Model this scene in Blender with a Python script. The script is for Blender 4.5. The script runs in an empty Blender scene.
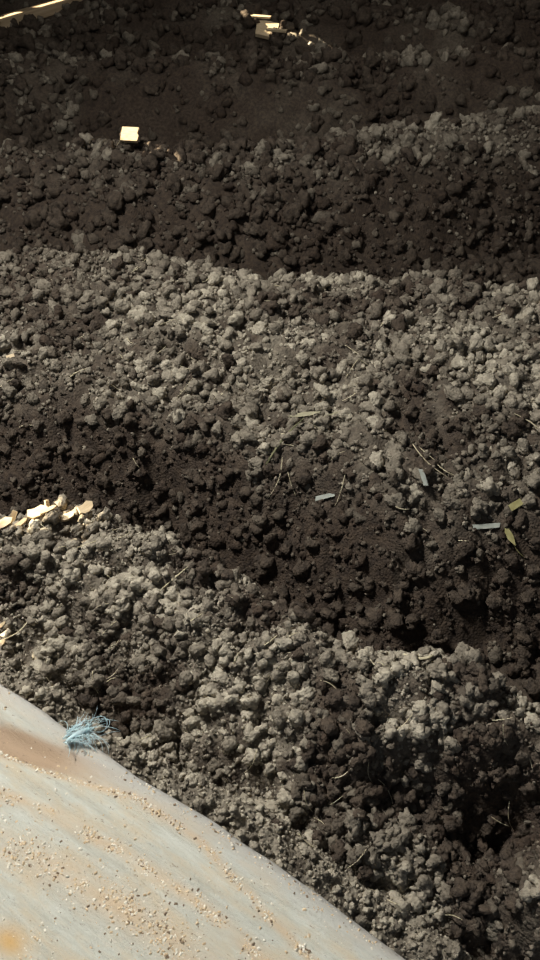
import bpy, math, random
import numpy as np
from mathutils import Vector, Matrix, Euler, noise as mnoise

random.seed(7)
RNG = np.random.default_rng(7)
C = bpy.context.scene.collection
SC = bpy.context.scene

# ------------------------------------------------------------------ camera
CAM_Z, PITCH, FOC = 1.5, math.radians(38.0), 800.0
cam_d = bpy.data.cameras.new('camera')
cam_d.sensor_fit = 'VERTICAL'
cam_d.sensor_height = 24.0
cam_d.lens = 24.0 * FOC / 960.0
cam_d.clip_start = 0.02
cam = bpy.data.objects.new('camera', cam_d)
cam.location = (0, 0, CAM_Z)
cam.rotation_euler = (math.pi / 2 - PITCH, 0, 0)
C.objects.link(cam)
SC.camera = cam

# ------------------------------------------------------------------ world, sun, skylight, exposure
w = bpy.data.worlds.new('dim_sky')
w.use_nodes = True
w.node_tree.nodes['Background'].inputs[0].default_value = (0.75, 0.86, 1.0, 1)
w.node_tree.nodes['Background'].inputs[1].default_value = 0.22
SC.world = w
SC.view_settings.view_transform = 'Standard'
SC.view_settings.look = 'None'
SC.view_settings.exposure = 0.0
SC.view_settings.gamma = 1.0
SC.view_settings.use_curve_mapping = False

SUN_DIR = Vector((0.86, -0.15, -0.47)).normalized()     # low sun, shining through gaps in the left wall
sun_d = bpy.data.lights.new('sun', 'SUN')
sun_d.energy = 30.0
sun_d.angle = math.radians(0.35)
sun_d.color = (1.0, 0.86, 0.62)
sun = bpy.data.objects.new('sun', sun_d)
sun.rotation_euler = SUN_DIR.to_track_quat('-Z', 'Y').to_euler()
sun.location = (-8, 2, 6)
C.objects.link(sun)

sky_d = bpy.data.lights.new('skylight', 'AREA')          # translucent roof sheet above the near rows
sky_d.shape = 'RECTANGLE'
sky_d.size, sky_d.size_y = 0.6, 0.4
sky_d.energy = 124.0
sky_d.color = (1.0, 0.975, 0.92)
sky = bpy.data.objects.new('skylight', sky_d)
sky.location = (-1.35, 1.45, 3.1)
sky.rotation_euler = (Vector((0.1, 1.2, 0.3)) - sky.location).to_track_quat('-Z', 'Y').to_euler()
C.objects.link(sky)

back_d = bpy.data.lights.new('rear_fill', 'AREA')    # added fill lamp that lifts the dark far rows
back_d.shape = 'RECTANGLE'
back_d.size, back_d.size_y = 2.6, 1.2
back_d.energy = 30.0
back_d.color = (1.0, 0.95, 0.88)
back = bpy.data.objects.new('rear_fill', back_d)
back.location = (0.9, 5.2, 4.0)
C.objects.link(back)

# ------------------------------------------------------------------ numeric noise
def _h(ix, iy, seed):
    n = (ix.astype(np.int64) * 374761393 + iy.astype(np.int64) * 668265263 + seed * 1442695041) & 0x7fffffff
    n = (n ^ (n >> 13)) * 1274126177 & 0x7fffffff
    n = (n ^ (n >> 16)) * 2246822519 & 0x7fffffff
    return ((n ^ (n >> 15)) & 0xffffff) / float(0xffffff)

def vnoise(x, y, seed=0):
    ix, iy = np.floor(x), np.floor(y)
    fx, fy = x - ix, y - iy
    fx = fx * fx * (3 - 2 * fx); fy = fy * fy * (3 - 2 * fy)
    a, b = _h(ix, iy, seed), _h(ix + 1, iy, seed)
    c, d = _h(ix, iy + 1, seed), _h(ix + 1, iy + 1, seed)
    return (a + (b - a) * fx) * (1 - fy) + (c + (d - c) * fx) * fy

def fbm(x, y, oct=4, seed=0):
    s, a, t = 0, 1.0, 0
    for k in range(oct):
        s = s + a * vnoise(x * 2 ** k + 17.3 * k, y * 2 ** k - 9.1 * k, seed + k)
        t += a; a *= 0.5
    return s / t

def lumps(x, y, seed=0):
    """rounded cell bumps, 0..1"""
    ix, iy = np.floor(x), np.floor(y)
    best = np.zeros_like(x)
    for dx in (-1, 0, 1):
        for dy in (-1, 0, 1):
            cx, cy = ix + dx, iy + dy
            px = cx + 0.15 + 0.7 * _h(cx, cy, seed + 5)
            py = cy + 0.15 + 0.7 * _h(cx, cy, seed + 9)
            r = 0.45 + 0.4 * _h(cx, cy, seed + 13)
            d2 = ((x - px) ** 2 + (y - py) ** 2) / (r * r)
            best = np.maximum(best, np.sqrt(np.clip(1 - d2, 0, 1)) * r)
    return best / 0.85

def line(pts):
    xs = [p[0] for p in pts]; ys = [p[1] for p in pts]
    s0 = (ys[1] - ys[0]) / (xs[1] - xs[0]); s1 = (ys[-1] - ys[-2]) / (xs[-1] - xs[-2])
    s0 = max(-0.5, min(0.3, s0)); s1 = max(-0.5, min(0.3, s1))
    xs = [xs[0] - 5] + xs + [xs[-1] + 5]; ys = [ys[0] - 5 * s0] + ys + [ys[-1] + 5 * s1]
    return lambda x: np.interp(x, xs, ys)

# ------------------------------------------------------------------ the rows, as cross sections that run along x
LEDGE_Z = 0.55
ledge_edge = line([(-0.39, 0.73), (-0.29, 0.665), (-0.18, 0.60), (-0.09, 0.53), (0.02, 0.45), (0.14, 0.37)])
c1 = line([(-0.9, 1.27), (-0.55, 1.205), (-0.35, 1.205), (-0.14, 1.11), (0.0, 0.985), (0.14, 0.865), (0.30, 0.835), (0.44, 0.75), (0.8, 0.62)])
lip2 = line([(-1.2, 1.95), (-0.74, 1.85), (-0.45, 1.80), (-0.18, 1.71), (0.07, 1.58), (0.30, 1.44), (0.64, 1.44), (1.2, 1.36)])
c2 = line([(-0.92, 2.54), (-0.46, 2.48), (0.0, 2.38), (0.42, 2.27), (0.83, 2.18)])
c3 = line([(-1.22, 3.55), (0.0, 3.64), (0.7, 3.92), (1.4, 4.30)])
c4 = line([(-2.0, 5.5), (0.0, 5.35), (2.0, 5.6)])

def section(x, y, cs, soft):
    """cs = [(y line, z or z line)] near to far"""
    out = np.zeros_like(x)
    offs = np.linspace(-soft, soft, 5)
    ys = np.stack([c[0](x) for c in cs]); zs = np.stack([c[1](x) if callable(c[1]) else np.full_like(x, c[1]) for c in cs])
    for o in offs:
        yy = y + o
        z = np.where(yy < ys[0], zs[0], zs[-1])
        for k in range(len(cs) - 1):
            t = (yy - ys[k]) / np.maximum(ys[k + 1] - ys[k], 1e-4)
            m = (t >= 0) & (t <= 1)
            z = np.where(m, zs[k] + (zs[k + 1] - zs[k]) * np.clip(t, 0, 1), z)
        out += z
    return out / len(offs)

def sh(f, d): return lambda x: f(x) + d

def gauss(x, y, cx, cy, rx, ry): return np.exp(-((x - cx) / rx) ** 2 - ((y - cy) / ry) ** 2)

def h_row1(x, y):
    z = section(x, y, [(lambda x: c1(x) - 0.52, -0.05), (lambda x: c1(x) - 0.38, lambda x: np.interp(x, [-.5, -.1, .2, .5], [.27, .22, .13, .10])),
                       (lambda x: c1(x) - 0.17, lambda x: np.interp(x, [-.5, .2, .5], [.36, .34, .33])), (lambda x: c1(x) - 0.03, .42), (sh(c1, 0.04), .42), (sh(c1, 0.22), .10), (sh(c1, 0.34), -0.05)], 0.035)
    z += 0.05 * gauss(x, y, -0.42, 1.27, .08, .05) + 0.05 * gauss(x, y, 0.37, 0.87, .07, .06) + 0.035 * gauss(x, y, -0.30, 1.27, .03, .04)
    z += 0.13 * gauss(x, y, 0.42, 0.535, .06, .04) - 0.16 * gauss(x, y, 0.37, 0.665, .11, .055) - 0.09 * gauss(x, y, 0.21, 0.70, .08, .04) - 0.05 * gauss(x, y, -.30, .86, .09, .05)
    return z + 0.05 * (fbm(x * 5, y * 5, 3, 3) - 0.5)

def h_ridge(x, y):
    top = lambda x: np.interp(x, [-.6, -.35, -.05, .15, .4], [.50, .47, .36, .25, .17])
    cy = lambda x: np.interp(x, [-.6, -.37, -.2, -.03, .11, .22, .31, .6], [.93, .78, .69, .64, .585, .535, .475, .28])
    z = section(x, y, [(sh(cy, -.24), -.03), (sh(cy, -.12), lambda x: top(x) - .09), (sh(cy, -.02), top), (sh(cy, .03), top), (sh(cy, .17), -.03)], 0.02)
    return z + 0.03 * (fbm(x * 7, y * 7, 3, 23) - 0.5)

def h_row2(x, y):
    z = section(x, y, [(sh(lip2, -.22), -0.05), (sh(lip2, -.13), .12), (sh(lip2, 0.02), .33), (lambda x: .5 * lip2(x) + .5 * c2(x), .40), (sh(c2, -.04), .45),
                       (sh(c2, .08), .44), (sh(c2, .5), -0.05)], 0.05)
    z -= 0.12 * gauss(x, y, -0.29, 1.63, .09, .07)
    z += 0.06 * (fbm(x * 4, y * 4, 2, 41) - 0.5) * np.clip((y - lip2(x)) * 6 + 1, 0, 1)
    return z + 0.06 * (fbm(x * 3.2, y * 3.2, 3, 11) - 0.5)

def h_row3(x, y):
    z = section(x, y, [(sh(c3, -.62), -0.05), (sh(c3, -.30), .30), (sh(c3, -.14), .40), (sh(c3, .02), .45), (sh(c3, .15), .43), (sh(c3, .65), -.05)], 0.06)
    return z + 0.09 * (fbm(x * 2.6, y * 2.6, 3, 17) - 0.5)

def h_row4(x, y):
    z = section(x, y, [(sh(c4, -.75), -0.05), (sh(c4, -.25), .38), (sh(c4, 0), .48), (sh(c4, .2), .45), (sh(c4, .7), -.05)], 0.08)
    return z + 0.12 * (fbm(x * 2.2, y * 2.2, 3, 19) - 0.5)

def h_row5(x, y):
    f = lambda v: (lambda x: np.full_like(x, v))
    z = section(x, y, [(f(6.0), -.05), (f(6.8), .45), (f(7.6), .62), (f(8.6), 1.0), (f(9.2), 1.05)], 0.1)
    return z + 0.16 * (fbm(x * 1.8, y * 1.8, 3, 29) - 0.5)

ROWS = dict(row1=h_row1, ridge=h_ridge, row2=h_row2, row3=h_row3, row4=h_row4, row5=h_row5)
def h_all(x, y):
    z = np.zeros_like(x)
    for f in ROWS.values():
        z = np.maximum(z, f(x, y))
    return z
def hz(x, y): return float(h_all(np.array([float(x)]), np.array([float(y)]))[0])

# ------------------------------------------------------------------ materials
def new_mat(name):
    m = bpy.data.materials.new(name); m.use_nodes = True
    nt = m.node_tree; b = nt.nodes['Principled BSDF']
    return m, nt, b

def N(nt, t, **kw):
    n = nt.nodes.new(t)
    for k, v in kw.items():
        if k.startswith('i_'): n.inputs[k[2:].replace('_', ' ')].default_value = v
        else: setattr(n, k, v)
    return n

def ramp(nt, stops):
    r = nt.nodes.new('ShaderNodeValToRGB')
    e = r.color_ramp.elements
    while len(e) > 1: e.remove(e[-1])
    e[0].position, e[0].color = stops[0][0], (*stops[0][1], 1)
    for p, c in stops[1:]:
        k = e.new(p); k.color = (*c, 1)
    return r

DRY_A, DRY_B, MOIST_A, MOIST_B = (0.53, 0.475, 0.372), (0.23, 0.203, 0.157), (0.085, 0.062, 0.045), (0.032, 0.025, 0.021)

def compost_mat(name, dry=None, fine=260.0):
    """dry crust grey, moist inside brown; dry=None reads the mesh attribute 'dry'"""
    m, nt, b = new_mat(name)
    L = nt.links
    geo = N(nt, 'ShaderNodeNewGeometry')
    n1 = N(nt, 'ShaderNodeTexNoise', i_Scale=55.0, i_Detail=4.0, i_Roughness=0.6)
    n2 = N(nt, 'ShaderNodeTexNoise', i_Scale=fine, i_Detail=3.0, i_Roughness=0.65)
    L.new(geo.outputs['Position'], n1.inputs['Vector']); L.new(geo.outputs['Position'], n2.inputs['Vector'])
    rd = ramp(nt, [(0.3, DRY_B), (0.7, DRY_A)]); rm = ramp(nt, [(0.3, MOIST_B), (0.7, MOIST_A)])
    L.new(n1.outputs['Fac'], rd.inputs['Fac']); L.new(n1.outputs['Fac'], rm.inputs['Fac'])
    mx = N(nt, 'ShaderNodeMix', data_type='RGBA')
    if dry is None:
        at = N(nt, 'ShaderNodeAttribute', attribute_name='dry')
        L.new(at.outputs['Fac'], mx.inputs[0])
    else:
        mx.inputs[0].default_value = dry
    L.new(rm.outputs['Color'], mx.inputs[6]); L.new(rd.outputs['Color'], mx.inputs[7])
    L.new(mx.outputs[2], b.inputs['Base Color'])
    vo = N(nt, 'ShaderNodeTexVoronoi', i_Scale=fine * .62)
    L.new(geo.outputs['Position'], vo.inputs['Vector'])
    b0 = N(nt, 'ShaderNodeBump', i_Strength=0.8, i_Distance=0.004, invert=True)
    L.new(vo.outputs['Distance'], b0.inputs['Height'])
    bp = N(nt, 'ShaderNodeBump', i_Strength=0.6, i_Distance=0.004)
    L.new(b0.outputs['Normal'], bp.inputs['Normal'])
    L.new(n2.outputs['Fac'], bp.inputs['Height']); L.new(bp.outputs['Normal'], b.inputs['Normal'])
    b.inputs['Roughness'].default_value = 0.95
    b.inputs['Specular IOR Level'].default_value = 0.1
    return m

M_COMPOST = compost_mat('compost')
M_CLOD = [compost_mat('moist_clod', 0.05), compost_mat('half_dry_clod', 0.5), compost_mat('dry_clod', 1.0)]

def plain_mat(name, a, b_, scale=60.0, rough=0.8, stretch=None, bump=0.0):
    m, nt, b = new_mat(name); L = nt.links
    geo = N(nt, 'ShaderNodeTexCoord')
    mp = N(nt, 'ShaderNodeMapping')
    if stretch: mp.inputs['Scale'].default_value = stretch
    n = N(nt, 'ShaderNodeTexNoise', i_Scale=scale, i_Detail=4.0)
    L.new(geo.outputs['Object'], mp.inputs['Vector']); L.new(mp.outputs['Vector'], n.inputs['Vector'])
    r = ramp(nt, [(0.3, a), (0.7, b_)])
    L.new(n.outputs['Fac'], r.inputs['Fac']); L.new(r.outputs['Color'], b.inputs['Base Color'])
    if bump:
        bp = N(nt, 'ShaderNodeBump', i_Strength=bump, i_Distance=0.002)
        L.new(n.outputs['Fac'], bp.inputs['Height']); L.new(bp.outputs['Normal'], b.inputs['Normal'])
    b.inputs['Roughness'].default_value = rough
    return m

M_STRAW = plain_mat('straw', (0.42, 0.36, 0.22), (0.60, 0.54, 0.38), 90)
M_GREEN = plain_mat('green_stalk', (0.085, 0.085, 0.04), (0.15, 0.145, 0.075), 70)
M_PALE = plain_mat('pale_leaf_strip', (0.24, 0.26, 0.23), (0.36, 0.38, 0.33), 60)
M_DULL = plain_mat('dull_straw', (0.26, 0.235, 0.15), (0.36, 0.33, 0.22), 70)
M_YELLOW = plain_mat('yellow_leaf', (0.24, 0.21, 0.08), (0.36, 0.33, 0.15), 60)
M_CHIP = plain_mat('pale_wood_chip', (0.48, 0.36, 0.21), (0.66, 0.54, 0.36), 50, stretch=(1, 6, 6))  # also lightens the pieces that stand in for sunlit clods
M_PLANK = plain_mat('barn_plank', (0.10, 0.075, 0.05), (0.18, 0.14, 0.10), 14, stretch=(4, 4, 0.3))
M_TIMBER = plain_mat('pale_timber', (0.36, 0.26, 0.15), (0.52, 0.40, 0.26), 10, stretch=(0.4, 5, 5))
M_TWINE = plain_mat('blue_twine', (0.36, 0.53, 0.57), (0.62, 0.75, 0.77), 80, rough=0.5)
M_CRUMB = [plain_mat('tan_crumb', (0.50, 0.37, 0.22), (0.70, 0.56, 0.38), 120), plain_mat('cream_crumb', (0.66, 0.61, 0.50), (0.80, 0.76, 0.66), 120),
           plain_mat('brown_crumb', (0.14, 0.10, 0.06), (0.28, 0.20, 0.13), 120)]

# ------------------------------------------------------------------ object helpers
def tag(o, label, cat, group=None, kind=None):
    o['label'] = label; o['category'] = cat
    if group: o['group'] = group
    if kind: o['kind'] = kind
    return o

def empty(name, loc=(0, 0, 0), rot=(0, 0, 0)):
    o = bpy.data.objects.new(name, None); C.objects.link(o)
    o.location = loc; o.rotation_euler = rot; o.empty_display_size = 0.05
    return o

def mesh_np(name, V, F, smooth=True, dry=None, mats=(), mat_idx=None):
    """V (n,3), F (m,k) with constant k"""
    me = bpy.data.meshes.new(name)
    V = np.ascontiguousarray(V, np.float32); F = np.ascontiguousarray(F, np.int32)
    k = F.shape[1]
    me.vertices.add(len(V)); me.vertices.foreach_set('co', V.ravel())
    me.loops.add(F.size); me.loops.foreach_set('vertex_index', F.ravel())
    me.polygons.add(len(F))
    me.polygons.foreach_set('loop_start', np.arange(0, F.size, k, dtype=np.int32))
    if smooth: me.polygons.foreach_set('use_smooth', np.ones(len(F), bool))
    for m in mats: me.materials.append(m)
    if mat_idx is not None: me.polygons.foreach_set('material_index', np.ascontiguousarray(mat_idx, np.int32))
    me.update(calc_edges=True)
    if dry is not None:
        a = me.attributes.new('dry', 'FLOAT', 'POINT'); a.data.foreach_set('value', np.ascontiguousarray(dry, np.float32))
    return me

def link(name, me, parent=None):
    o = bpy.data.objects.new(name, me); C.objects.link(o)
    if parent: o.parent = parent
    return o

class MB:
    """collects simple shapes into one mesh"""
    def __init__(s): s.v = []; s.f = []
    def add(s, vs, fs):
        o = len(s.v); s.v += [tuple(v) for v in vs]; s.f += [tuple(i + o for i in f) for f in fs]
    def tube(s, pts, rad, sides=6, flat=1.0, up=None):
        pts = [Vector(p) for p in pts]; n = len(pts); vs = []; fs = []
        rad = rad if hasattr(rad, '__len__') else [rad] * n
        ref = Vector(up) if up else Vector((0.13, 0.2, 1))
        for i, p in enumerate(pts):
            t = (pts[min(i + 1, n - 1)] - pts[max(i - 1, 0)]).normalized()
            a = t.cross(ref); a = a.normalized() if a.length > 1e-5 else Vector((1, 0, 0)); b = a.cross(t).normalized()
            for k in range(sides):
                an = 2 * math.pi * k / sides
                vs.append(p + a * (math.cos(an) * rad[i]) + b * (math.sin(an) * rad[i] * flat))
        for i in range(n - 1):
            for k in range(sides):
                fs.append((i * sides + k, i * sides + (k + 1) % sides, (i + 1) * sides + (k + 1) % sides, (i + 1) * sides + k))
        fs.append(tuple(range(sides))[::-1]); fs.append(tuple((n - 1) * sides + k for k in range(sides)))
        s.add(vs, fs)
    def prism(s, poly, h):
        """poly: xy outline, height h along z, from -h/2 to h/2"""
        n = len(poly)
        s.add([(x, y, -h / 2) for x, y in poly] + [(x, y, h / 2) for x, y in poly],
              [tuple(range(n))[::-1], tuple(range(n, 2 * n))] + [(i, (i + 1) % n, n + (i + 1) % n, n + i) for i in range(n)])
    def mesh(s, name, mats, smooth=False):
        me = bpy.data.meshes.new(name); me.from_pydata(s.v, [], s.f)
        for m in (mats if isinstance(mats, (list, tuple)) else [mats]): me.materials.append(m)
        if smooth: me.polygons.foreach_set('use_smooth', [True] * len(me.polygons))
        me.update()
        return me

# ------------------------------------------------------------------ clod shapes
def ico(sub):
    import bmesh
    bm = bmesh.new(); bmesh.ops.create_icosphere(bm, subdivisions=sub, radius=1)
    V = np.array([v.co[:] for v in bm.verts]); F = np.array([[v.index for v in f.verts] for f in bm.faces]); bm.free()
    return V, F

def clod_shape(V, seed, rough=0.5):
    off = Vector((seed * 3.7, seed * 1.3, -seed * 2.1)); out = []
    g = np.random.default_rng(seed); nb = 13 if len(V) > 100 else 7
    B = g.normal(size=(nb, 3)); B /= np.linalg.norm(B, axis=1)[:, None]
    B *= g.uniform(.35, .75, nb)[:, None]; br = g.uniform(.28, .52, nb)
    for v in V:
        p = Vector(v)
        # farthest exit of the ray along v from a cluster of small crumbs
        t = B @ np.array(v); q = (B * B).sum(1) - t * t
        hitm = q < br * br
        k = max(.45, float((t + np.sqrt(np.clip(br * br - q, 0, None)))[hitm].max()) if hitm.any() else .45)
        k *= 1 + rough * .35 * mnoise.noise(p * 2.6 + off) + rough * 0.3 * mnoise.noise(p * 5.5 - off)
        out.append(p * k)
    out = np.array(out); out *= np.array([1.0, 0.85 + 0.1 * math.sin(seed), 0.72 + 0.1 * math.cos(seed * 2)])
    return out / np.abs(out).max()

IV1, IF1 = ico(1); IV2, IF2 = ico(2); IV3, IF3 = ico(3)
SHAPES1 = [clod_shape(IV2, k + 1, .75) for k in range(10)]           # 42 vertices
SHAPES0 = [clod_shape(IV1, k + 61, .5) for k in range(6)]           # 12 vertices, for the smallest
SHAPES2 = [clod_shape(IV3, k + 31, .8) for k in range(8)]
CLOD_MESH = {}
for q, m in enumerate(M_CLOD):
    for k, S in enumerate(SHAPES2):
        CLOD_MESH[q, k] = mesh_np('clod', S, IF3, True, None, [m])

def rotmats(n):
    q = RNG.normal(size=(n, 4)); q /= np.linalg.norm(q, axis=1)[:, None]
    a, b, c, d = q.T
    return np.stack([np.stack([1 - 2 * (c * c + d * d), 2 * (b * c - a * d), 2 * (b * d + a * c)], -1),
                     np.stack([2 * (b * c + a * d), 1 - 2 * (b * b + d * d), 2 * (c * d - a * b)], -1),
                     np.stack([2 * (b * d - a * c), 2 * (c * d + a * b), 1 - 2 * (b * b + c * c)], -1)], 1), q

# camera frame, only used to know which clods show largest
FW = np.array([0, math.cos(PITCH), -math.sin(PITCH)]); UP = np.array([0, math.sin(PITCH), math.cos(PITCH)])
def in_view(P):
    d = P - np.array([0, 0, CAM_Z]); z = d @ FW
    return z, 270 + FOC * d[:, 0] / z, 480 - FOC * (d @ UP) / z

def seen(P):
    ok = np.ones(len(P), bool); cpos = np.array([0, 0, CAM_Z])
    dist = np.linalg.norm(P - cpos, axis=1)
    for s in np.linspace(0.04, 1.2, 28):
        Q = P + (cpos - P) * (s / dist)[:, None]
        ok &= (Q[:, 2] > h_all(Q[:, 0], Q[:, 1]) - 0.015)
    return ok

def windrow(key, label, cat, xr, yr, step, lump, n_clods, r_rng, n_single, dryness, density, seed, bumps=(0.018, 0.009), fines=(0, 0), crust=.55):
    f = ROWS[key]
    cx, cy = (xr[0] + xr[1]) / 2, (yr(0.0)[0] + yr(0.0)[1]) / 2
    root = empty('compost_windrow' if key != 'ridge' else 'compost_ridge', (cx, cy, 0))
    tag(root, label, cat)
    O = np.array([cx, cy, 0])
    # mound
    nx = int((xr[1] - xr[0]) / step) + 1
    gx = np.linspace(xr[0], xr[1], nx)
    ny = max(int((yr(0.0)[1] - yr(0.0)[0]) / step) + 1, 8)
    X = np.repeat(gx[:, None], ny, 1)
    lo = np.array([yr(x)[0] for x in gx]); hi = np.array([yr(x)[1] for x in gx])
    Y = lo[:, None] + (hi - lo)[:, None] * np.linspace(0, 1, ny)[None]
    def relief(X, Y):
        return bumps[0] * (lumps(X / lump / 2.2, Y / lump / 2.2, seed) - .4) + bumps[1] * (lumps(X / lump, Y / lump, seed + 3) - .4) + bumps[1] * .5 * (lumps(X / lump * 2.3, Y / lump * 2.3, seed + 4) - .4)
    Z = f(X, Y) + relief(X, Y)
    V = np.stack([X, Y, Z], -1).reshape(-1, 3) - O
    I = np.arange(nx * ny).reshape(nx, ny)
    F = np.stack([I[:-1, :-1], I[1:, :-1], I[1:, 1:], I[:-1, 1:]], -1).reshape(-1, 4)
    dr = np.clip(dryness(X, Y) * crust * np.clip(0.3 + 1.2 * (fbm(X / lump, Y / lump, 2, seed + 8) - .3), 0, 1), 0, 1)
    link('mound', mesh_np('mound', V, F, True, dr.ravel(), [M_COMPOST]), root)
    # clods
    px = RNG.uniform(xr[0], xr[1], n_clods * 4)
    u = RNG.uniform(0, 1, n_clods * 4)
    py = np.interp(px, gx, lo) + u * (np.interp(px, gx, hi) - np.interp(px, gx, lo))
    wide = .34 * (py * 0.95 + 0.5) * 1.2 + .1
    keep = (RNG.uniform(0, 1, len(px)) < density(px, py) * np.where(np.abs(px) < wide, 1, .62)) & (np.abs(px) < wide + .75)
    nk = int(n_clods * 1.3)
    px, py, wide = px[keep][:nk], py[keep][:nk], wide[keep][:nk]
    n = len(px)
    r = r_rng[0] + (r_rng[1] - r_rng[0]) * RNG.uniform(0, 1, n) ** 3.2
    r = np.where(np.abs(px) < wide, r, r * 1.3)
    pz = f(px, py)
    pz = np.maximum(pz, -0.005)
    pz = pz + relief(px, py) + r * RNG.uniform(0.0, 0.55, n)
    P = np.stack([px, py, pz], -1)
    d = np.clip(dryness(px, py) * RNG.uniform(.55, 1.25, n) + RNG.normal(0, .12, n), 0, 1)
    R, Q = rotmats(n)
    dep, sx, sy = in_view(P)
    vis = (sx > -5) & (sx < 545) & (sy > -5) & (sy < 965)
    size = np.where(vis, r * FOC / dep, 0)
    size = np.where(seen(P), size, size * 0.2)
    order = np.argsort(-size)
    single = order[:n_single]
    rest = np.ones(n, bool); rest[single] = False
    for i in single:
        q = 0 if d[i] < .33 else 1 if d[i] < .66 else 2
        o = link('clod', CLOD_MESH[q, int(RNG.integers(len(SHAPES2)))], root)
        o.location = P[i] - O; o.rotation_mode = 'QUATERNION'; o.rotation_quaternion = Q[i]; o.scale = (r[i],) * 3
    Vs, Fs, Ds, off = [], [], [], 0
    idx = np.nonzero(rest)[0]
    small = r[idx] * FOC / np.maximum(dep[idx], .3) < 5.0
    small |= np.abs(px[idx]) > wide[idx]
    jobs = [(idx[~small][k::len(SHAPES1)], S, IF2) for k, S in enumerate(SHAPES1)] + [(idx[small][k::len(SHAPES0)], S, IF1) for k, S in enumerate(SHAPES0)]
    for ii, S, SF in jobs:
        if not len(ii): continue
        vv = np.einsum('nij,vj->nvi', R[ii], S) * r[ii, None, None] + (P[ii] - O)[:, None]
        ff = SF[None] + (np.arange(len(ii)) * len(S))[:, None, None] + off
        Vs.append(vv.reshape(-1, 3)); Fs.append(ff.reshape(-1, 3)); Ds.append(np.repeat(d[ii], len(S))); off += len(ii) * len(S)
    # fine crumbs
    if fines[0]:
        m = fines[0]
        fx = RNG.uniform(xr[0], xr[1], m * 3); fy = np.interp(fx, gx, lo) + RNG.uniform(0, 1, m * 3) * (np.interp(fx, gx, hi) - np.interp(fx, gx, lo))
        kp = np.nonzero((np.abs(fx) < .34 * (fy * 0.95 + 0.5) * 1.3 + .1) & (f(fx, fy) > -.04))[0][:m]
        fx, fy = fx[kp], fy[kp]; fr = fines[1] * RNG.uniform(.45, 1.25, len(kp))
        fp = np.stack([fx, fy, f(fx, fy) + relief(fx, fy) + fr * .4], -1) - O
        fd = np.clip(dryness(fx, fy) + RNG.normal(0, .2, len(kp)), 0, 1); R2, _ = rotmats(len(kp))
        S = IV1 * np.array([1.1, .9, .75])
        vv = np.einsum('nij,vj->nvi', R2, S) * fr[:, None, None] + fp[:, None]
        ff = IF1[None] + (np.arange(len(kp)) * len(S))[:, None, None] + off
        Vs.append(vv.reshape(-1, 3)); Fs.append(ff.reshape(-1, 3)); Ds.append(np.repeat(fd, len(S)))
    c = link('crumbs', mesh_np('crumbs', np.concatenate(Vs), np.concatenate(Fs), True, np.concatenate(Ds), [M_COMPOST]), root)
    c['kind'] = 'stuff'
    return root

# ------------------------------------------------------------------ setting: floor, walls, ceiling
def slab(name, lo, hi, m):
    mb = MB()
    x0, y0, z0 = lo; x1, y1, z1 = hi
    mb.add([(x0, y0, z0), (x1, y0, z0), (x1, y1, z0), (x0, y1, z0), (x0, y0, z1), (x1, y0, z1), (x1, y1, z1), (x0, y1, z1)],
           [(3, 2, 1, 0), (4, 5, 6, 7), (0, 1, 5, 4), (1, 2, 6, 5), (2, 3, 7, 6), (3, 0, 4, 7)])
    return mb.mesh(name, m)

gx = np.linspace(-3.7, 3.7, 130); gy = np.linspace(-1.2, 9.3, 180)
GX, GY = np.meshgrid(gx, gy, indexing='ij')
GZ = -0.012 + 0.02 * (lumps(GX * 6, GY * 6, 77) - .4) + 0.01 * (lumps(GX * 11, GY * 11, 78) - .4)
I = np.arange(GX.size).reshape(GX.shape)
fl = link('floor', mesh_np('floor', np.stack([GX, GY, GZ], -1).reshape(-1, 3), np.stack([I[:-1, :-1], I[1:, :-1], I[1:, 1:], I[:-1, 1:]], -1).reshape(-1, 4), True,
                           0.12 * fbm(GX * 6, GY * 6, 3, 5).ravel(), [M_COMPOST]))
fl['kind'] = 'structure'

WX, WTOP = -3.6, 4.2
def plank_piece(parent, y0, y1, zb0, zb1, zt0, zt1):
    """one upright board of the left wall; bottom and top edges may slant"""
    mb = MB(); t = 0.025
    pts = [(y0, zb0), (y1, zb1), (y1, zt1), (y0, zt0)]
    mb.add([(WX, y, z) for y, z in pts] + [(WX - t, y, z) for y, z in pts],
           [(0, 1, 2, 3), (7, 6, 5, 4), (0, 4, 5, 1), (1, 5, 6, 2), (2, 6, 7, 3), (3, 7, 4, 0)])
    return link('plank', mb.mesh('plank', M_PLANK), parent)

# gaps: y0, y1, lower edge z at y0 and y1, upper edge z at y0 and y1
def through(P, w, h, slope=0.0):
    """gap in the wall that lets the sun fall on P"""
    t = (P[0] - WX) / SUN_DIR.x
    y, z = P[1] - SUN_DIR.y * t, P[2] - SUN_DIR.z * t
    return (y - w / 2, y + w / 2, z - h / 2 - slope * w / 2, z - h / 2 + slope * w / 2, z + h / 2 - slope * w / 2, z + h / 2 + slope * w / 2)
SPOT_A = (-0.60, 3.62, 0.57); SPOT_B = (-0.01, 6.735, 0.55); SPOT_C = (-0.455, 1.232, 0.465); SPOT_D = (-0.50, 0.985, 0.36); SPOT_E = (-1.83, 7.085, 0.575)
GAPS = [through(SPOT_A, .10, .09), through(SPOT_B, .13, .17), through(SPOT_C, .085, .07, 0.9), through(SPOT_D, .06, .03), through(SPOT_E, .90, .05, .54)]
wl = empty('wall_left', (0, 0, 0)); wl['kind'] = 'structure'
cuts = sorted(set([round(v, 4) for g in GAPS for v in g[:2]]))
edges = [-1.2]
for cpt in cuts + [9.4]:
    while cpt - edges[-1] > 0.30: edges.append(edges[-1] + 0.24)
    edges.append(cpt)
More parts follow.
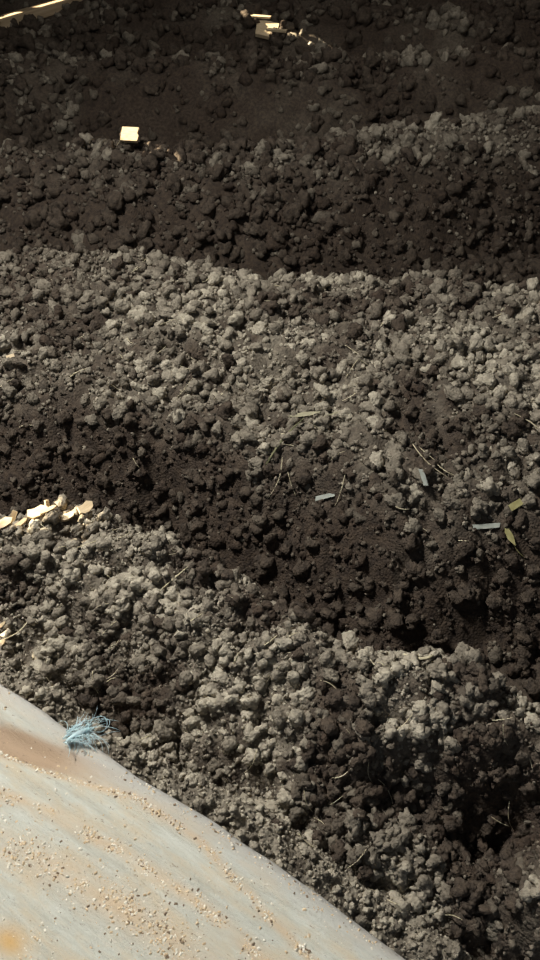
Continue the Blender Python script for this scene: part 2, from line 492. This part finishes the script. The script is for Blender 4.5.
for a, b in zip(edges[:-1], edges[1:]):
    if b - a < 1e-3: continue
    g = next((g for g in GAPS if g[0] - 1e-3 <= a and b <= g[1] + 1e-3), None)
    if g is None:
        plank_piece(wl, a, b, 0, 0, WTOP, WTOP)
    else:
        lerp = lambda p, q, y: p + (q - p) * (y - g[0]) / (g[1] - g[0])
        plank_piece(wl, a, b, 0, 0, lerp(g[2], g[3], a), lerp(g[2], g[3], b))
        plank_piece(wl, a, b, lerp(g[4], g[5], a), lerp(g[4], g[5], b), WTOP, WTOP)
for nm, lo, hi in (('wall_back', (-3.6, 9.4, 0), (3.6, 9.45, WTOP)), ('wall_right', (3.6, -1.2, 0), (3.65, 9.45, WTOP)), ('ceiling', (-3.63, -1.2, WTOP), (3.65, 9.45, WTOP + .05))):
    o = link(nm, slab(nm, lo, hi, M_PLANK)); o['kind'] = 'structure'

# ------------------------------------------------------------------ windrows
def dry_shade1(x, y):
    d = np.clip(0.95 - np.clip((y - c1(x) - 0.05) / .12, 0, 1) * 0.95, 0, 1)
    d = d * np.clip(0.5 + 2.6 * (fbm(x * 9, y * 9, 3, 61) - .45), 0.08, 1.1)
    d = d * np.clip(1.15 - np.clip((x - 0.20) / .15, 0, 1) * np.clip((c1(x) - .12 - y) / .1, 0, 1), 0, 1)  # shade painted into the lower right as low dryness
    return np.clip(d * (1 - .8 * gauss(x, y, -.30, .88, .10, .06)) * (1 - .95 * gauss(x, y, .37, .67, .13, .065) ** .5) * (1 - .9 * gauss(x, y, .20, .71, .10, .04)) + 1.0 * gauss(x, y, .41, .54, .06, .045), 0, 1)  # shade also painted into the hollows, low bump lightened
def dryr(x, y): return np.clip(1.0 * np.clip(0.5 + 1.4 * (fbm(x * 12, y * 12, 3, 62) - .25), 0, 1), 0, 1)
def dry_tone2(x, y):
    d = np.clip((y - lip2(x) + 0.05 + 0.22 * (fbm(x * 6, y * 6, 3, 66) - .5)) / .12, 0, 1)
    return np.clip(d * np.clip(0.62 + 2.0 * (fbm(x * 5, y * 5, 3, 63) - .46), 0.15, 1) * np.clip(1.05 - np.clip((y - 2.0) / .5, 0, 1) * np.interp(x, [-.7, .5], [.5, .1]), 0, 1), 0.03, 1)  # moist front face; top gets darker towards the far left
def dry_shade3(x, y):
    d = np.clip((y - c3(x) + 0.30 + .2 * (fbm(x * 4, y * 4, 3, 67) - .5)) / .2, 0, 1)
    return np.clip(d * np.clip(0.3 + 1.6 * (fbm(x * 4, y * 4, 3, 64) - .35), 0, 1) * np.interp(x, [-1.2, .2, 1.2], [.25, .45, .8]), 0.04, 1)  # moist face, plus weaker light on the left painted in as low dryness
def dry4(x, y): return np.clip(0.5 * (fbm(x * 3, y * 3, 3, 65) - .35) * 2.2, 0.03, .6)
def den(seed, s, base=.35):
    return lambda x, y: np.clip(base + 1.6 * (fbm(x * s, y * s, 3, seed) - .38), .08, 1)

windrow('ridge', 'low narrow grey ridge of crumbs lying against the pale ledge', 'compost ridge', (-1.0, .75), lambda x: (float(np.interp(x, [-.6, -.37, -.2, -.03, .11, .22, .31, .6], [.93, .78, .69, .64, .585, .535, .475, .28])) - .22,
        float(np.interp(x, [-.6, -.37, -.2, -.03, .11, .22, .31, .6], [.93, .78, .69, .64, .585, .535, .475, .28])) + .2), .006, .02, 4500, (.003, .014), 200, dryr, den(71, 12, .6), 101, (.014, .008), (9000, .0030), 1.0)
windrow('row1', 'nearest compost windrow, grey crumbly clods heaped in front of the pale ledge', 'compost heap', (-1.2, 1.2), lambda x: (float(c1(x)) - .52, float(c1(x)) + .36),
        .006, .024, 15500, (.0040, .022), 300, dry_shade1, den(72, 9, .6), 111, (.036, .016), (16000, .0034))
windrow('row2', 'broad middle compost windrow with grey top and dark brown moist front face', 'compost heap', (-1.9, 1.9), lambda x: (float(lip2(x)) - .44, float(c2(x)) + .5),
        .011, .038, 10600, (.0072, .032), 300, dry_tone2, den(73, 5, .6), 121, (.046, .022), (14000, .0062))
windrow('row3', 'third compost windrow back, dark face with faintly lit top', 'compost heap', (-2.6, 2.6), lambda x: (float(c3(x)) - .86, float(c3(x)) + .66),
        .02, .06, 4500, (.014, .055), 240, dry_shade3, den(74, 3, .45), 131, (.06, .035), (7000, .011))
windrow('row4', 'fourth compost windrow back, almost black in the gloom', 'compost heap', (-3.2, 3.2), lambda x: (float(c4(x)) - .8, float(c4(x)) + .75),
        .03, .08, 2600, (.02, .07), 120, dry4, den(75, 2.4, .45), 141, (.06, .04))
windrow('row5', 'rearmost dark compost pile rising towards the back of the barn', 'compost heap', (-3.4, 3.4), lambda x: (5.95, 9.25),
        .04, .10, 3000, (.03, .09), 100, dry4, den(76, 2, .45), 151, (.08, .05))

# ------------------------------------------------------------------ ledge
LU = np.array([.827, -.562]); LN = np.array([-.562, -.827]); LO = np.array([-.387, .736])
LEDGE_Y = ledge_edge
WORN_U, WORN_V = [-.5, -.1, .07, .16, .257, .35], [.16, .105, .066, .041, .020, .012]
def ledge_profile(u, v):
    """height of the worn top across the board; v = 0 at the far edge"""
    rim = -0.012 * np.exp(-v / 0.006)
    g = 0.012 * np.exp(-((v - np.interp(u, WORN_U, WORN_V)) / .022) ** 2) * np.interp(u, [-1, .16, .29], [1, 1, 0])
    rid = 0.0018 * np.sin(v * 140 + 2 * fbm(u * 3, v * 6, 2, 90) * 3) + 0.0035 * (fbm(u * 5, v * 60, 3, 91) - .5)
    return rim - g + rid
def ledge_xy(u, v):
    bul = np.interp(u, [-.2, 0, .12, .25, .355, .48, .64, .9], [0, 0, -.001, .0, -.009, -.007, 0, .01]) + 0.004 * (vnoise(u * 26, u * 0, 95) - .5)
    w = v + bul * np.exp(-v / .12)
    return LO[0] + LU[0] * u + LN[0] * w, LO[1] + LU[1] * u + LN[1] * w

def ledge_mat():
    m, nt, b = new_mat('weathered_ledge'); L = nt.links
    tc = N(nt, 'ShaderNodeTexCoord')
    sep = N(nt, 'ShaderNodeSeparateXYZ'); L.new(tc.outputs['Object'], sep.inputs[0])
    def stretched(sx, sy, scale, det=5.0, rough=.6):
        mp = N(nt, 'ShaderNodeMapping'); mp.inputs['Scale'].default_value = (sx, sy, 1)
        n = N(nt, 'ShaderNodeTexNoise', i_Scale=scale, i_Detail=det, i_Roughness=rough)
        L.new(tc.outputs['Object'], mp.inputs['Vector']); L.new(mp.outputs['Vector'], n.inputs['Vector'])
        return n
    grain = stretched(9, 70, 1.0, 10, .8); patch = stretched(9, 30, 1.0, 6, .7); speck = stretched(70, 150, 1.0, 6, .75); fine = stretched(160, 300, 1.0, 6, .75)
    r1 = ramp(nt, [(.3, (.40, .385, .32)), (.5, (.535, .54, .475)), (.72, (.66, .67, .61))]); L.new(grain.outputs['Fac'], r1.inputs['Fac'])
    r2 = ramp(nt, [(.47, (0, 0, 0)), (.64, (1, 1, 1))]); L.new(patch.outputs['Fac'], r2.inputs['Fac'])
    tan = N(nt, 'ShaderNodeMix', data_type='RGBA'); tan.inputs[7].default_value = (.585, .495, .355, 1)
    mul = N(nt, 'ShaderNodeMath', operation='MULTIPLY'); mul.inputs[1].default_value = .75
    L.new(r2.outputs['Color'], mul.inputs[0]); L.new(mul.outputs[0], tan.inputs[0]); L.new(r1.outputs['Color'], tan.inputs[6])
    # worn brown strip, read from a mesh attribute
    at = N(nt, 'ShaderNodeAttribute', attribute_name='worn')
    wn = N(nt, 'ShaderNodeMix', data_type='RGBA'); wn.inputs[7].default_value = (.42, .30, .20, 1)
    L.new(at.outputs['Fac'], wn.inputs[0]); ad = N(nt, 'ShaderNodeAttribute', attribute_name='dust')
    ds = N(nt, 'ShaderNodeMix', data_type='RGBA'); ds.inputs[7].default_value = (.58, .46, .32, 1)
    L.new(ad.outputs['Fac'], ds.inputs[0]); L.new(tan.outputs[2], ds.inputs[6]); L.new(ds.outputs[2], wn.inputs[6])
    # pinkish grey rim
    ar = N(nt, 'ShaderNodeAttribute', attribute_name='rim')
    rm = N(nt, 'ShaderNodeMix', data_type='RGBA'); rm.inputs[7].default_value = (.46, .445, .425, 1)
    L.new(ar.outputs['Fac'], rm.inputs[0]); L.new(wn.outputs[2], rm.inputs[6])
    rs = ramp(nt, [(.34, (1, 1, 1)), (.40, (0, 0, 0))]); L.new(speck.outputs['Fac'], rs.inputs['Fac'])
    sp = N(nt, 'ShaderNodeMix', data_type='RGBA'); sp.inputs[7].default_value = (.20, .155, .11, 1)
    inv = N(nt, 'ShaderNodeMath', operation='MULTIPLY'); L.new(rs.outputs['Color'], inv.inputs[0]); inv.inputs[1].default_value = .7
    L.new(inv.outputs[0], sp.inputs[0]); L.new(rm.outputs[2], sp.inputs[6])
    # orange knot
    ak = N(nt, 'ShaderNodeAttribute', attribute_name='knot')
    kn = N(nt, 'ShaderNodeMix', data_type='RGBA'); kn.inputs[7].default_value = (.62, .40, .17, 1)
    L.new(ak.outputs['Fac'], kn.inputs[0]); L.new(sp.outputs[2], kn.inputs[6])
    L.new(kn.outputs[2], b.inputs['Base Color'])
    bp = N(nt, 'ShaderNodeBump', i_Strength=.8, i_Distance=.003); L.new(fine.outputs['Fac'], bp.inputs['Height']); L.new(bp.outputs['Normal'], b.inputs['Normal'])
    b.inputs['Roughness'].default_value = .85; b.inputs['Specular IOR Level'].default_value = .2
    return m

nu, nv = 200, 100
ug = np.linspace(-.75, 1.0, nu); vg = 0.46 * np.linspace(0, 1, nv) ** 1.25
UU, VV = np.meshgrid(ug, vg, indexing='ij')
LX, LY = ledge_xy(UU, VV)
LZ = LEDGE_Z + ledge_profile(UU, VV)
top = np.stack([UU, -VV, LZ - LEDGE_Z], -1)
# real positions but in the board's own axes: x along, y across
xl = (LX - LO[0]) * LU[0] + (LY - LO[1]) * LU[1]; yl = -((LX - LO[0]) * LN[0] + (LY - LO[1]) * LN[1])
top = np.stack([xl, yl, LZ - LEDGE_Z], -1).reshape(-1, 3)
bot = top.copy(); bot[:, 2] = -.09
nT = nu * nv; I = np.arange(nT).reshape(nu, nv)
quad = lambda J: np.stack([J[:-1, :-1], J[:-1, 1:], J[1:, 1:], J[1:, :-1]], -1).reshape(-1, 4)
rimloop = np.concatenate([I[:, 0], I[-1, 1:], I[-2::-1, -1], I[0, -2:0:-1]])
rn = np.roll(rimloop, -1)
# triangles fan free: side quads
side = np.stack([rimloop, rn, rn + nT, rimloop + nT], -1)
Fq = np.concatenate([quad(I)[:, ::-1], quad(I) + nT, side[:, ::-1]])
me = mesh_np('ledge', np.concatenate([top, bot]), Fq, True, None, [ledge_mat()])
U_, V_ = UU.ravel(), VV.ravel()
worn = np.clip(1.5 * np.exp(-((V_ - np.interp(U_, WORN_U, WORN_V)) / np.interp(U_, [.1, .28], [.022, .010])) ** 4), 0, 1) * np.interp(U_, [-1, .15, .29], [.95, .95, 0])
rim = np.clip(1.1 - V_ / .035, 0, 1) * .7
dust = np.zeros_like(U_)
for pts_, wid_ in (([(-.1, .125), (.09, .080), (.18, .059), (.275, .030), (.39, .033), (.50, .057), (.7, .085)], .006), ([(.0, .15), (.138, .121), (.21, .103), (.316, .092), (.435, .088), (.49, .092), (.7, .12)], .009), ([(.15, .17), (.3, .145), (.42, .135), (.6, .16)], .02)):
    dust = np.maximum(dust, np.exp(-((V_ - np.interp(U_, [q[0] for q in pts_], [q[1] for q in pts_])) / wid_) ** 2) * np.interp(U_, [pts_[0][0], pts_[0][0] + .12, .65, .75], [.3, 1, 1, 0]))
dust *= np.clip(.3 + 1.6 * (fbm(U_ * 40, V_ * 90, 3, 97) - .2), 0, 1)
knot = np.exp(-(((U_ - .278) / .022) ** 2 + ((V_ - .236) / .014) ** 2))
for nm, a in (('worn', worn), ('rim', rim), ('knot', knot), ('dust', dust)):
    at = me.attributes.new(nm, 'FLOAT', 'POINT'); at.data.foreach_set('value', np.concatenate([a, a * 0]).astype(np.float32))
ledge = link('ledge', me)
ledge.location = (LO[0], LO[1], LEDGE_Z); ledge.rotation_euler = (0, 0, math.atan2(LU[1], LU[0]))
tag(ledge, 'pale weathered ledge with worn brown strip, dusted with tan crumbs, at lower left', 'ledge')

# loose crumbs in streaks on the ledge
def ledge_pt(u, v, dz=0.0):
    x, y = ledge_xy(np.array([u]), np.array([v]))
    return Vector((float(x[0]), float(y[0]), LEDGE_Z + float(ledge_profile(np.array([u]), np.array([v]))[0]) + dz))
STREAKS = [([(-.1, .125), (.09, .080), (.18, .059), (.275, .030), (.39, .033), (.50, .057), (.7, .085)], .0028, 1300), ([(.0, .15), (.138, .121), (.21, .103), (.316, .092), (.435, .088), (.49, .092), (.7, .12)], .0045, 1500),
           ([(.15, .17), (.3, .145), (.42, .135), (.6, .16)], .013, 1500), ([(-.1, .012), (.2, .014), (.6, .016), (.9, .02)], .006, 260), ([(.0, .2), (.3, .24), (.6, .2)], .035, 1600), ([(.0, .1), (.3, .11), (.6, .1)], .05, 700), ([(.25, .006), (.6, .008), (.8, .01)], .004, 260)]
vs, fs, mi = [], [], []
for pts, wid, n in STREAKS:
    for _ in range(n):
        u = random.uniform(pts[0][0], pts[-1][0]); v = float(np.interp(u, [p[0] for p in pts], [p[1] for p in pts])) + random.gauss(0, wid)
        if v < .004: continue
        if vnoise(np.array([u * 60.]), np.array([v * 20.]), 33)[0] < random.uniform(.15, .7): continue
        s = .0006 + .0013 * random.random() ** 2.5
        p = ledge_pt(u, v, s * .3); e = Euler((random.uniform(-.5, .5), random.uniform(-.5, .5), random.uniform(0, 6.3))).to_matrix()
        o = len(vs); k = random.choice((0, 0, 0, 1, 1, 2))
        for c in ((-1.3, -.7, -.4), (1.2, -.8, -.4), (1.4, .7, -.4), (-1.1, .8, -.4), (-.8, -.4, .5), (.9, -.5, .45), (.8, .5, .5), (-.9, .4, .4)):
            vs.append(p + e @ (Vector(c) * s))
        for f in ((4, 5, 6, 7), (0, 1, 5, 4), (1, 2, 6, 5), (2, 3, 7, 6), (3, 0, 4, 7)):
            fs.append([i + o for i in f]); mi.append(k)
cr = link('ledge_crumbs', mesh_np('ledge_crumbs', np.array([v[:] for v in vs]), np.array(fs), False, None, M_CRUMB, mi))
tag(cr, 'tan and cream crumbs strewn in streaks along the pale ledge', 'crumbs', kind='stuff')

# frayed blue twine caught on the ledge
tw = empty('frayed_twine', ledge_pt(.152, .006))
tag(tw, 'frayed tuft of pale blue twine caught on the far edge of the ledge', 'twine')
rr = random.Random(5)
mb = MB()
for k in range(3):
    pts = []
    for i in range(9):
        t = i / 8
        pts.append(Vector((-.012 + .030 * t, -.010 + .020 * t + .002 * math.sin(t * 14 + k * 2.1), .006 + .005 * math.sin(math.pi * t) + .002 * math.cos(t * 14 + k * 2.1))))
    mb.tube(pts, .0026, 6)
link('strand_core', mb.mesh('strand_core', M_TWINE, True), tw)
mb = MB()
for k in range(130):
    far = k > 95
    a = rr.uniform(-.5, 1.5) if not far else rr.uniform(.2, .8); L = rr.uniform(.014, .032) if not far else rr.uniform(.03, .062); cu = rr.uniform(-1.8, 1.8); el = rr.uniform(.0, .9)
    p = Vector((rr.uniform(-.018, .014), rr.uniform(-.014, .012), rr.uniform(.002, .013))); pts = [p.copy()]
    for i in range(7):
        a += cu * .2; el -= .2
        p = p + Vector((math.cos(a) * math.cos(el), math.sin(a) * math.cos(el), math.sin(el) * .6)) * (L / 7); pts.append(p.copy())
    mb.tube(pts, ([.00065] * 6 + [.0004, .0002]) if not far else [.00035] * 6 + [.0003, .0002], 3)
fb = link('fibres', mb.mesh('fibres', M_TWINE, True), tw); fb['kind'] = 'stuff'
mb = MB()
for k in range(2):
    pts = [Vector((.022 + (.016 + .004 * k) * math.cos(t), .020 + (.012 - .002 * k) * math.sin(t), .004 + .004 * math.sin(t * 2 + k))) for t in np.linspace(-2.6, 3.0, 22)]
    mb.tube(pts, .0005, 4)
link('loose_loop', mb.mesh('loose_loop', M_TWINE, True), tw)

# ------------------------------------------------------------------ straw, leaves and chips
bpy.context.view_layer.update()
DG = bpy.context.evaluated_depsgraph_get()
def top_z(x, y):
    r = SC.ray_cast(DG, Vector((x, y, 1.3)), Vector((0, 0, -1)))
    return r[1].z if r[0] else hz(x, y)

def stalk(name, a, b, rad, m, label, cat, group=None, bend=.0, flat=.5, lift=.006):
    """a, b: ends (x, y) on the compost"""
    ts = np.linspace(0, 1, 9)
    zs = np.array([top_z(a[0] + (b[0] - a[0]) * t, a[1] + (b[1] - a[1]) * t) for t in ts])
    k, c = np.polyfit(ts, zs, 1); c += max(0, (zs - k * ts - c).max()) * .6 + rad * .4
    pa = Vector((a[0], a[1], c)); pb = Vector((b[0], b[1], c + k)); mid = (pa + pb) / 2
    L = (pb - pa).length; side = (pb - pa).cross(Vector((0, 0, 1))).normalized()
    mb = MB(); pts = []
    for i in range(7):
        t = i / 6; p = pa * (1 - t) ** 2 + mid * 2 * t * (1 - t) + pb * t * t + side * (bend * L * math.sin(math.pi * t)); pts.append(p - mid)
    mb.tube(pts, [rad * .75] + [rad] * 4 + [rad * .9, rad * .5], 6, flat)
    o = link(name, mb.mesh(name, m, True)); o.location = mid
    return tag(o, label, cat, group)

def strip(name, c, length, width, rot, m, label, cat, tilt=(0, 0), lift=.0, outline=None, thick=.0015, group=None):
    mb = MB()
    l, w_ = length / 2, width / 2
    mb.prism(outline and [(x * l, y * w_) for x, y in outline] or [(-l, -w_ * .8), (l * .9, -w_), (l, w_ * .7), (-l * .85, w_)], thick)
    o = link(name, mb.mesh(name, m)); o.location = (c[0], c[1], max(top_z(c[0] + dx, c[1] + dy) for dx in (-l * .4, 0, l * .4) for dy in (-w_ * .3, w_ * .3)) + thick * .4 + lift); o.rotation_euler = (tilt[0], tilt[1], rot)
    return tag(o, label, cat, group)

#DETAILS
T = 'straw'
stalk('straw_stalk', (-.206, 1.050), (-.150, 1.092), .0016, M_STRAW, 'long straight pale straw lying just below the crest of the nearest windrow', T, lift=.020)
stalk('straw_stalk', (-.376, 1.146), (-.326, 1.150), .0013, M_STRAW, 'straight pale straw below the bright row on the nearest windrow', T, lift=.020)
stalk('straw_stalk', (-.500, .978), (-.458, 1.035), .0014, M_STRAW, 'bent pale straw at the left edge of the nearest windrow', T, bend=.14, lift=.022)
stalk('straw_stalk', (-.352, .800), (-.330, .835), .0012, M_STRAW, 'short straw standing out of the low ridge above the blue twine', T, lift=.020)
stalk('straw_stalk', (.340, 1.556), (.420, 1.492), .0020, M_STRAW, 'long curved whitish straw on the middle windrow, right of centre', T, bend=.10, lift=.030)
stalk('straw_stalk', (.598, 1.640), (.655, 1.588), .0022, M_STRAW, 'whitish straw at the right edge of the middle windrow top', T, bend=-.08, lift=.032)
stalk('straw_stalk', (-.010, 1.594), (.084, 1.650), .0042, M_GREEN, 'dull green plant stalk leaning on the middle windrow front edge', 'stalk', bend=-.07, lift=.028)
strip('leaf_strip', (.134, 1.512), .052, .013, .12, M_PALE, 'pale grey leaf strip on the dark face of the middle windrow, left of two', 'leaf', (.45, -.25), .004)
strip('leaf_strip', (.500, 1.402), .074, .013, .05, M_PALE, 'longer pale leaf strip on the dark face of the middle windrow, right of two', 'leaf', (.55, -.08), .004)
strip('leaf_flake', (.571, 1.430), .036, .018, .55, M_YELLOW, 'small squarish yellow leaf flake above the longer pale leaf strip', 'leaf', (.5, -.3), .004)
LEAF = [(-1, .1), (-.5, -.8), (.2, -1), (.8, -.4), (1, 0), (.6, .5), (0, 1), (-.6, .8)]
strip('yellow_leaf', (.556, 1.380), .050, .016, -1.0, M_YELLOW, 'narrow yellow green leaf hanging below the longer pale leaf strip', 'leaf', (.35, .55), .004, LEAF)
stalk('grass_blade', (.562, 1.380), (.596, 1.360), .0020, M_YELLOW, 'curved yellow grass blade trailing down from the yellow green leaf', 'grass', bend=.12, lift=.034)
strip('flat_leaf', (.088, 1.690), .085, .016, .12, M_DULL, 'flat dull straw coloured leaf at the top end of the green stalk', 'leaf', (.2, -.1), .004, LEAF)
stalk('flat_stalk', (.134, 1.728), (.208, 1.754), .0036, M_DULL, 'flat dull stalk running on from the straw coloured leaf', 'stalk', flat=.35, lift=.030)
strip('leaf_strip', (.356, 1.466), .045, .012, -1.3, M_PALE, 'grey green leaf scrap upright on the middle windrow between the two pale strips', 'leaf', (.1, .5), .004)
stalk('curled_leaf', (.226, .884), (.278, .890), .0038, M_STRAW, 'curled pale leaf lying on the crest of the nearest windrow, right of centre', 'leaf', bend=.16, flat=.4, lift=.024)
strip('bark_flake', (-.717, 1.950), .024, .012, .4, M_CHIP, 'tan flake at the left edge of the middle windrow', 'flake', (.5, -.2), .004)

CHUNK = [(-1, -.2), (-.6, -.9), (.1, -1), (.7, -.7), (1, .1), (.5, .9), (-.2, .7), (-.8, 1)]
LONG = [(-1, -.5), (-.2, -1), (.6, -.8), (1, -.1), (.7, .7), (0, .8), (-.7, 1)]
STUB = [(-1, -1), (.9, -.8), (1, .9), (-.85, 1)]
G = None
def chip(c, l, wd, rot, label, tilt, out, th, lift=.0): strip('pale_bit', c, l, wd, rot, M_CHIP, label, 'wood chip', tilt, lift, out, th)
chip((-.534, 1.204), .046, .020, .45, 'largest pale stand-in for a sunlit clod at the left end of the bright row', (.5, -.2), CHUNK, .010)  # bright row: pale pieces added to lighten clods in the sun
chip((-.506, 1.224), .034, .010, .70, 'narrow pale stand-in for a sunlit clod beside the largest one', (.4, -.3), LONG, .006)
chip((-.468, 1.232), .044, .022, .40, 'broad pale stand-in for a sunlit clod below the small upright one', (.5, -.2), CHUNK, .012)
chip((-.444, 1.226), .036, .009, .45, 'slim pale stand-in for a sunlit clod in the middle of the bright row', (.5, -.2), LONG, .006)
chip((-.410, 1.236), .032, .014, .45, 'small pale stand-in for a sunlit clod next to the orange tinted one', (.5, -.3), LONG, .009)
chip((-.374, 1.246), .034, .022, .80, 'orange tinted stand-in for a sunlit clod at the right end of the bright row', (.6, -.2), CHUNK, .012)
chip((-.455, 1.256), .022, .011, 1.70, 'small rectangular wood chip standing upright in the bright row', (.9, -1.15), STUB, .004, .010)
chip((-.522, 1.238), .022, .012, .9, 'brown stub of wood standing behind the largest pale stand-in', (.9, -.9), STUB, .006, .006)
chip((-.504, 1.013), .022, .007, .75, 'upper thin sunlit sliver at the left picture edge above the ledge', (.5, -.3), LONG, .004)
chip((-.498, .974), .026, .010, .75, 'lower thin sunlit sliver at the left picture edge above the ledge', (.5, -.3), LONG, .005)
# far bright chips
chip((-.600, 3.610), .080, .066, .0, 'squarish sunlit wood chip on the dark third windrow, upper left', (.75, .0), [(-1, -.9), (.8, -1), (.95, -.3), (.8, .1), (1, .9), (-.8, 1)], .018)
stalk('straw_stalk', (-.664, 3.618), (-.622, 3.612), .003, M_STRAW, 'thin straw sticking out left of the squarish sunlit chip', T)
chip((-.020, 6.735), .165, .150, -.12, 'blocky sunlit wood chip on the rearmost pile', (.65, .05), [(-1, -.7), (.5, -1), (.9, -.6), (1, .7), (.2, .9), (-1, 1)], .03)
chip((-.085, 6.790), .190, .030, -.06, 'flat stick under the blocky sunlit chip, pointing left', (.3, .05), STUB, .014)
chip((.050, 6.630), .150, .028, -.14, 'flat stick under the blocky sunlit chip, pointing right', (.3, .05), STUB, .014)
# pale timber lying across the far left corner
mb = MB(); mb.prism([(-.9, -.06), (.9, -.06), (.9, .06), (-.9, .06)], .08)
o = link('timber', mb.mesh('timber', M_TIMBER)); o.location = (-1.84, 7.095, .53); o.rotation_euler = (0, -.107, .85)
bv = o.modifiers.new('bevel', 'BEVEL'); bv.width = .008
tag(o, 'pale timber lying on the rearmost pile in the far left corner', 'timber')

# loose short straws among the clods
srng = random.Random(11)
def loose(n, xr, yf, rad, lr, label, group, lift):
    for _ in range(n):
        x = srng.uniform(*xr); y0, y1 = yf(x); y = srng.uniform(y0, y1)
        a = srng.uniform(-1.2, 1.0); L = srng.uniform(*lr)
        stalk('straw_bit', (x, y), (x + math.cos(a) * L, y + math.sin(a) * L), srng.uniform(.6, 1) * rad, M_STRAW, label, T, group, srng.uniform(-.15, .15), .5, lift)
loose(55, (-.5, .45), lambda x: (float(c1(x)) - .36, float(c1(x)) + .02), .0011, (.012, .034), 'thin short straw lying loose among the clods of the nearest windrow', 'loose straws on the nearest windrow', .016)
loose(60, (-.85, .8), lambda x: (float(lip2(x)) - .08, float(c2(x)) - .05), .0016, (.02, .055), 'thin short straw lying loose among the clods of the middle windrow', 'loose straws on the middle windrow', .022)
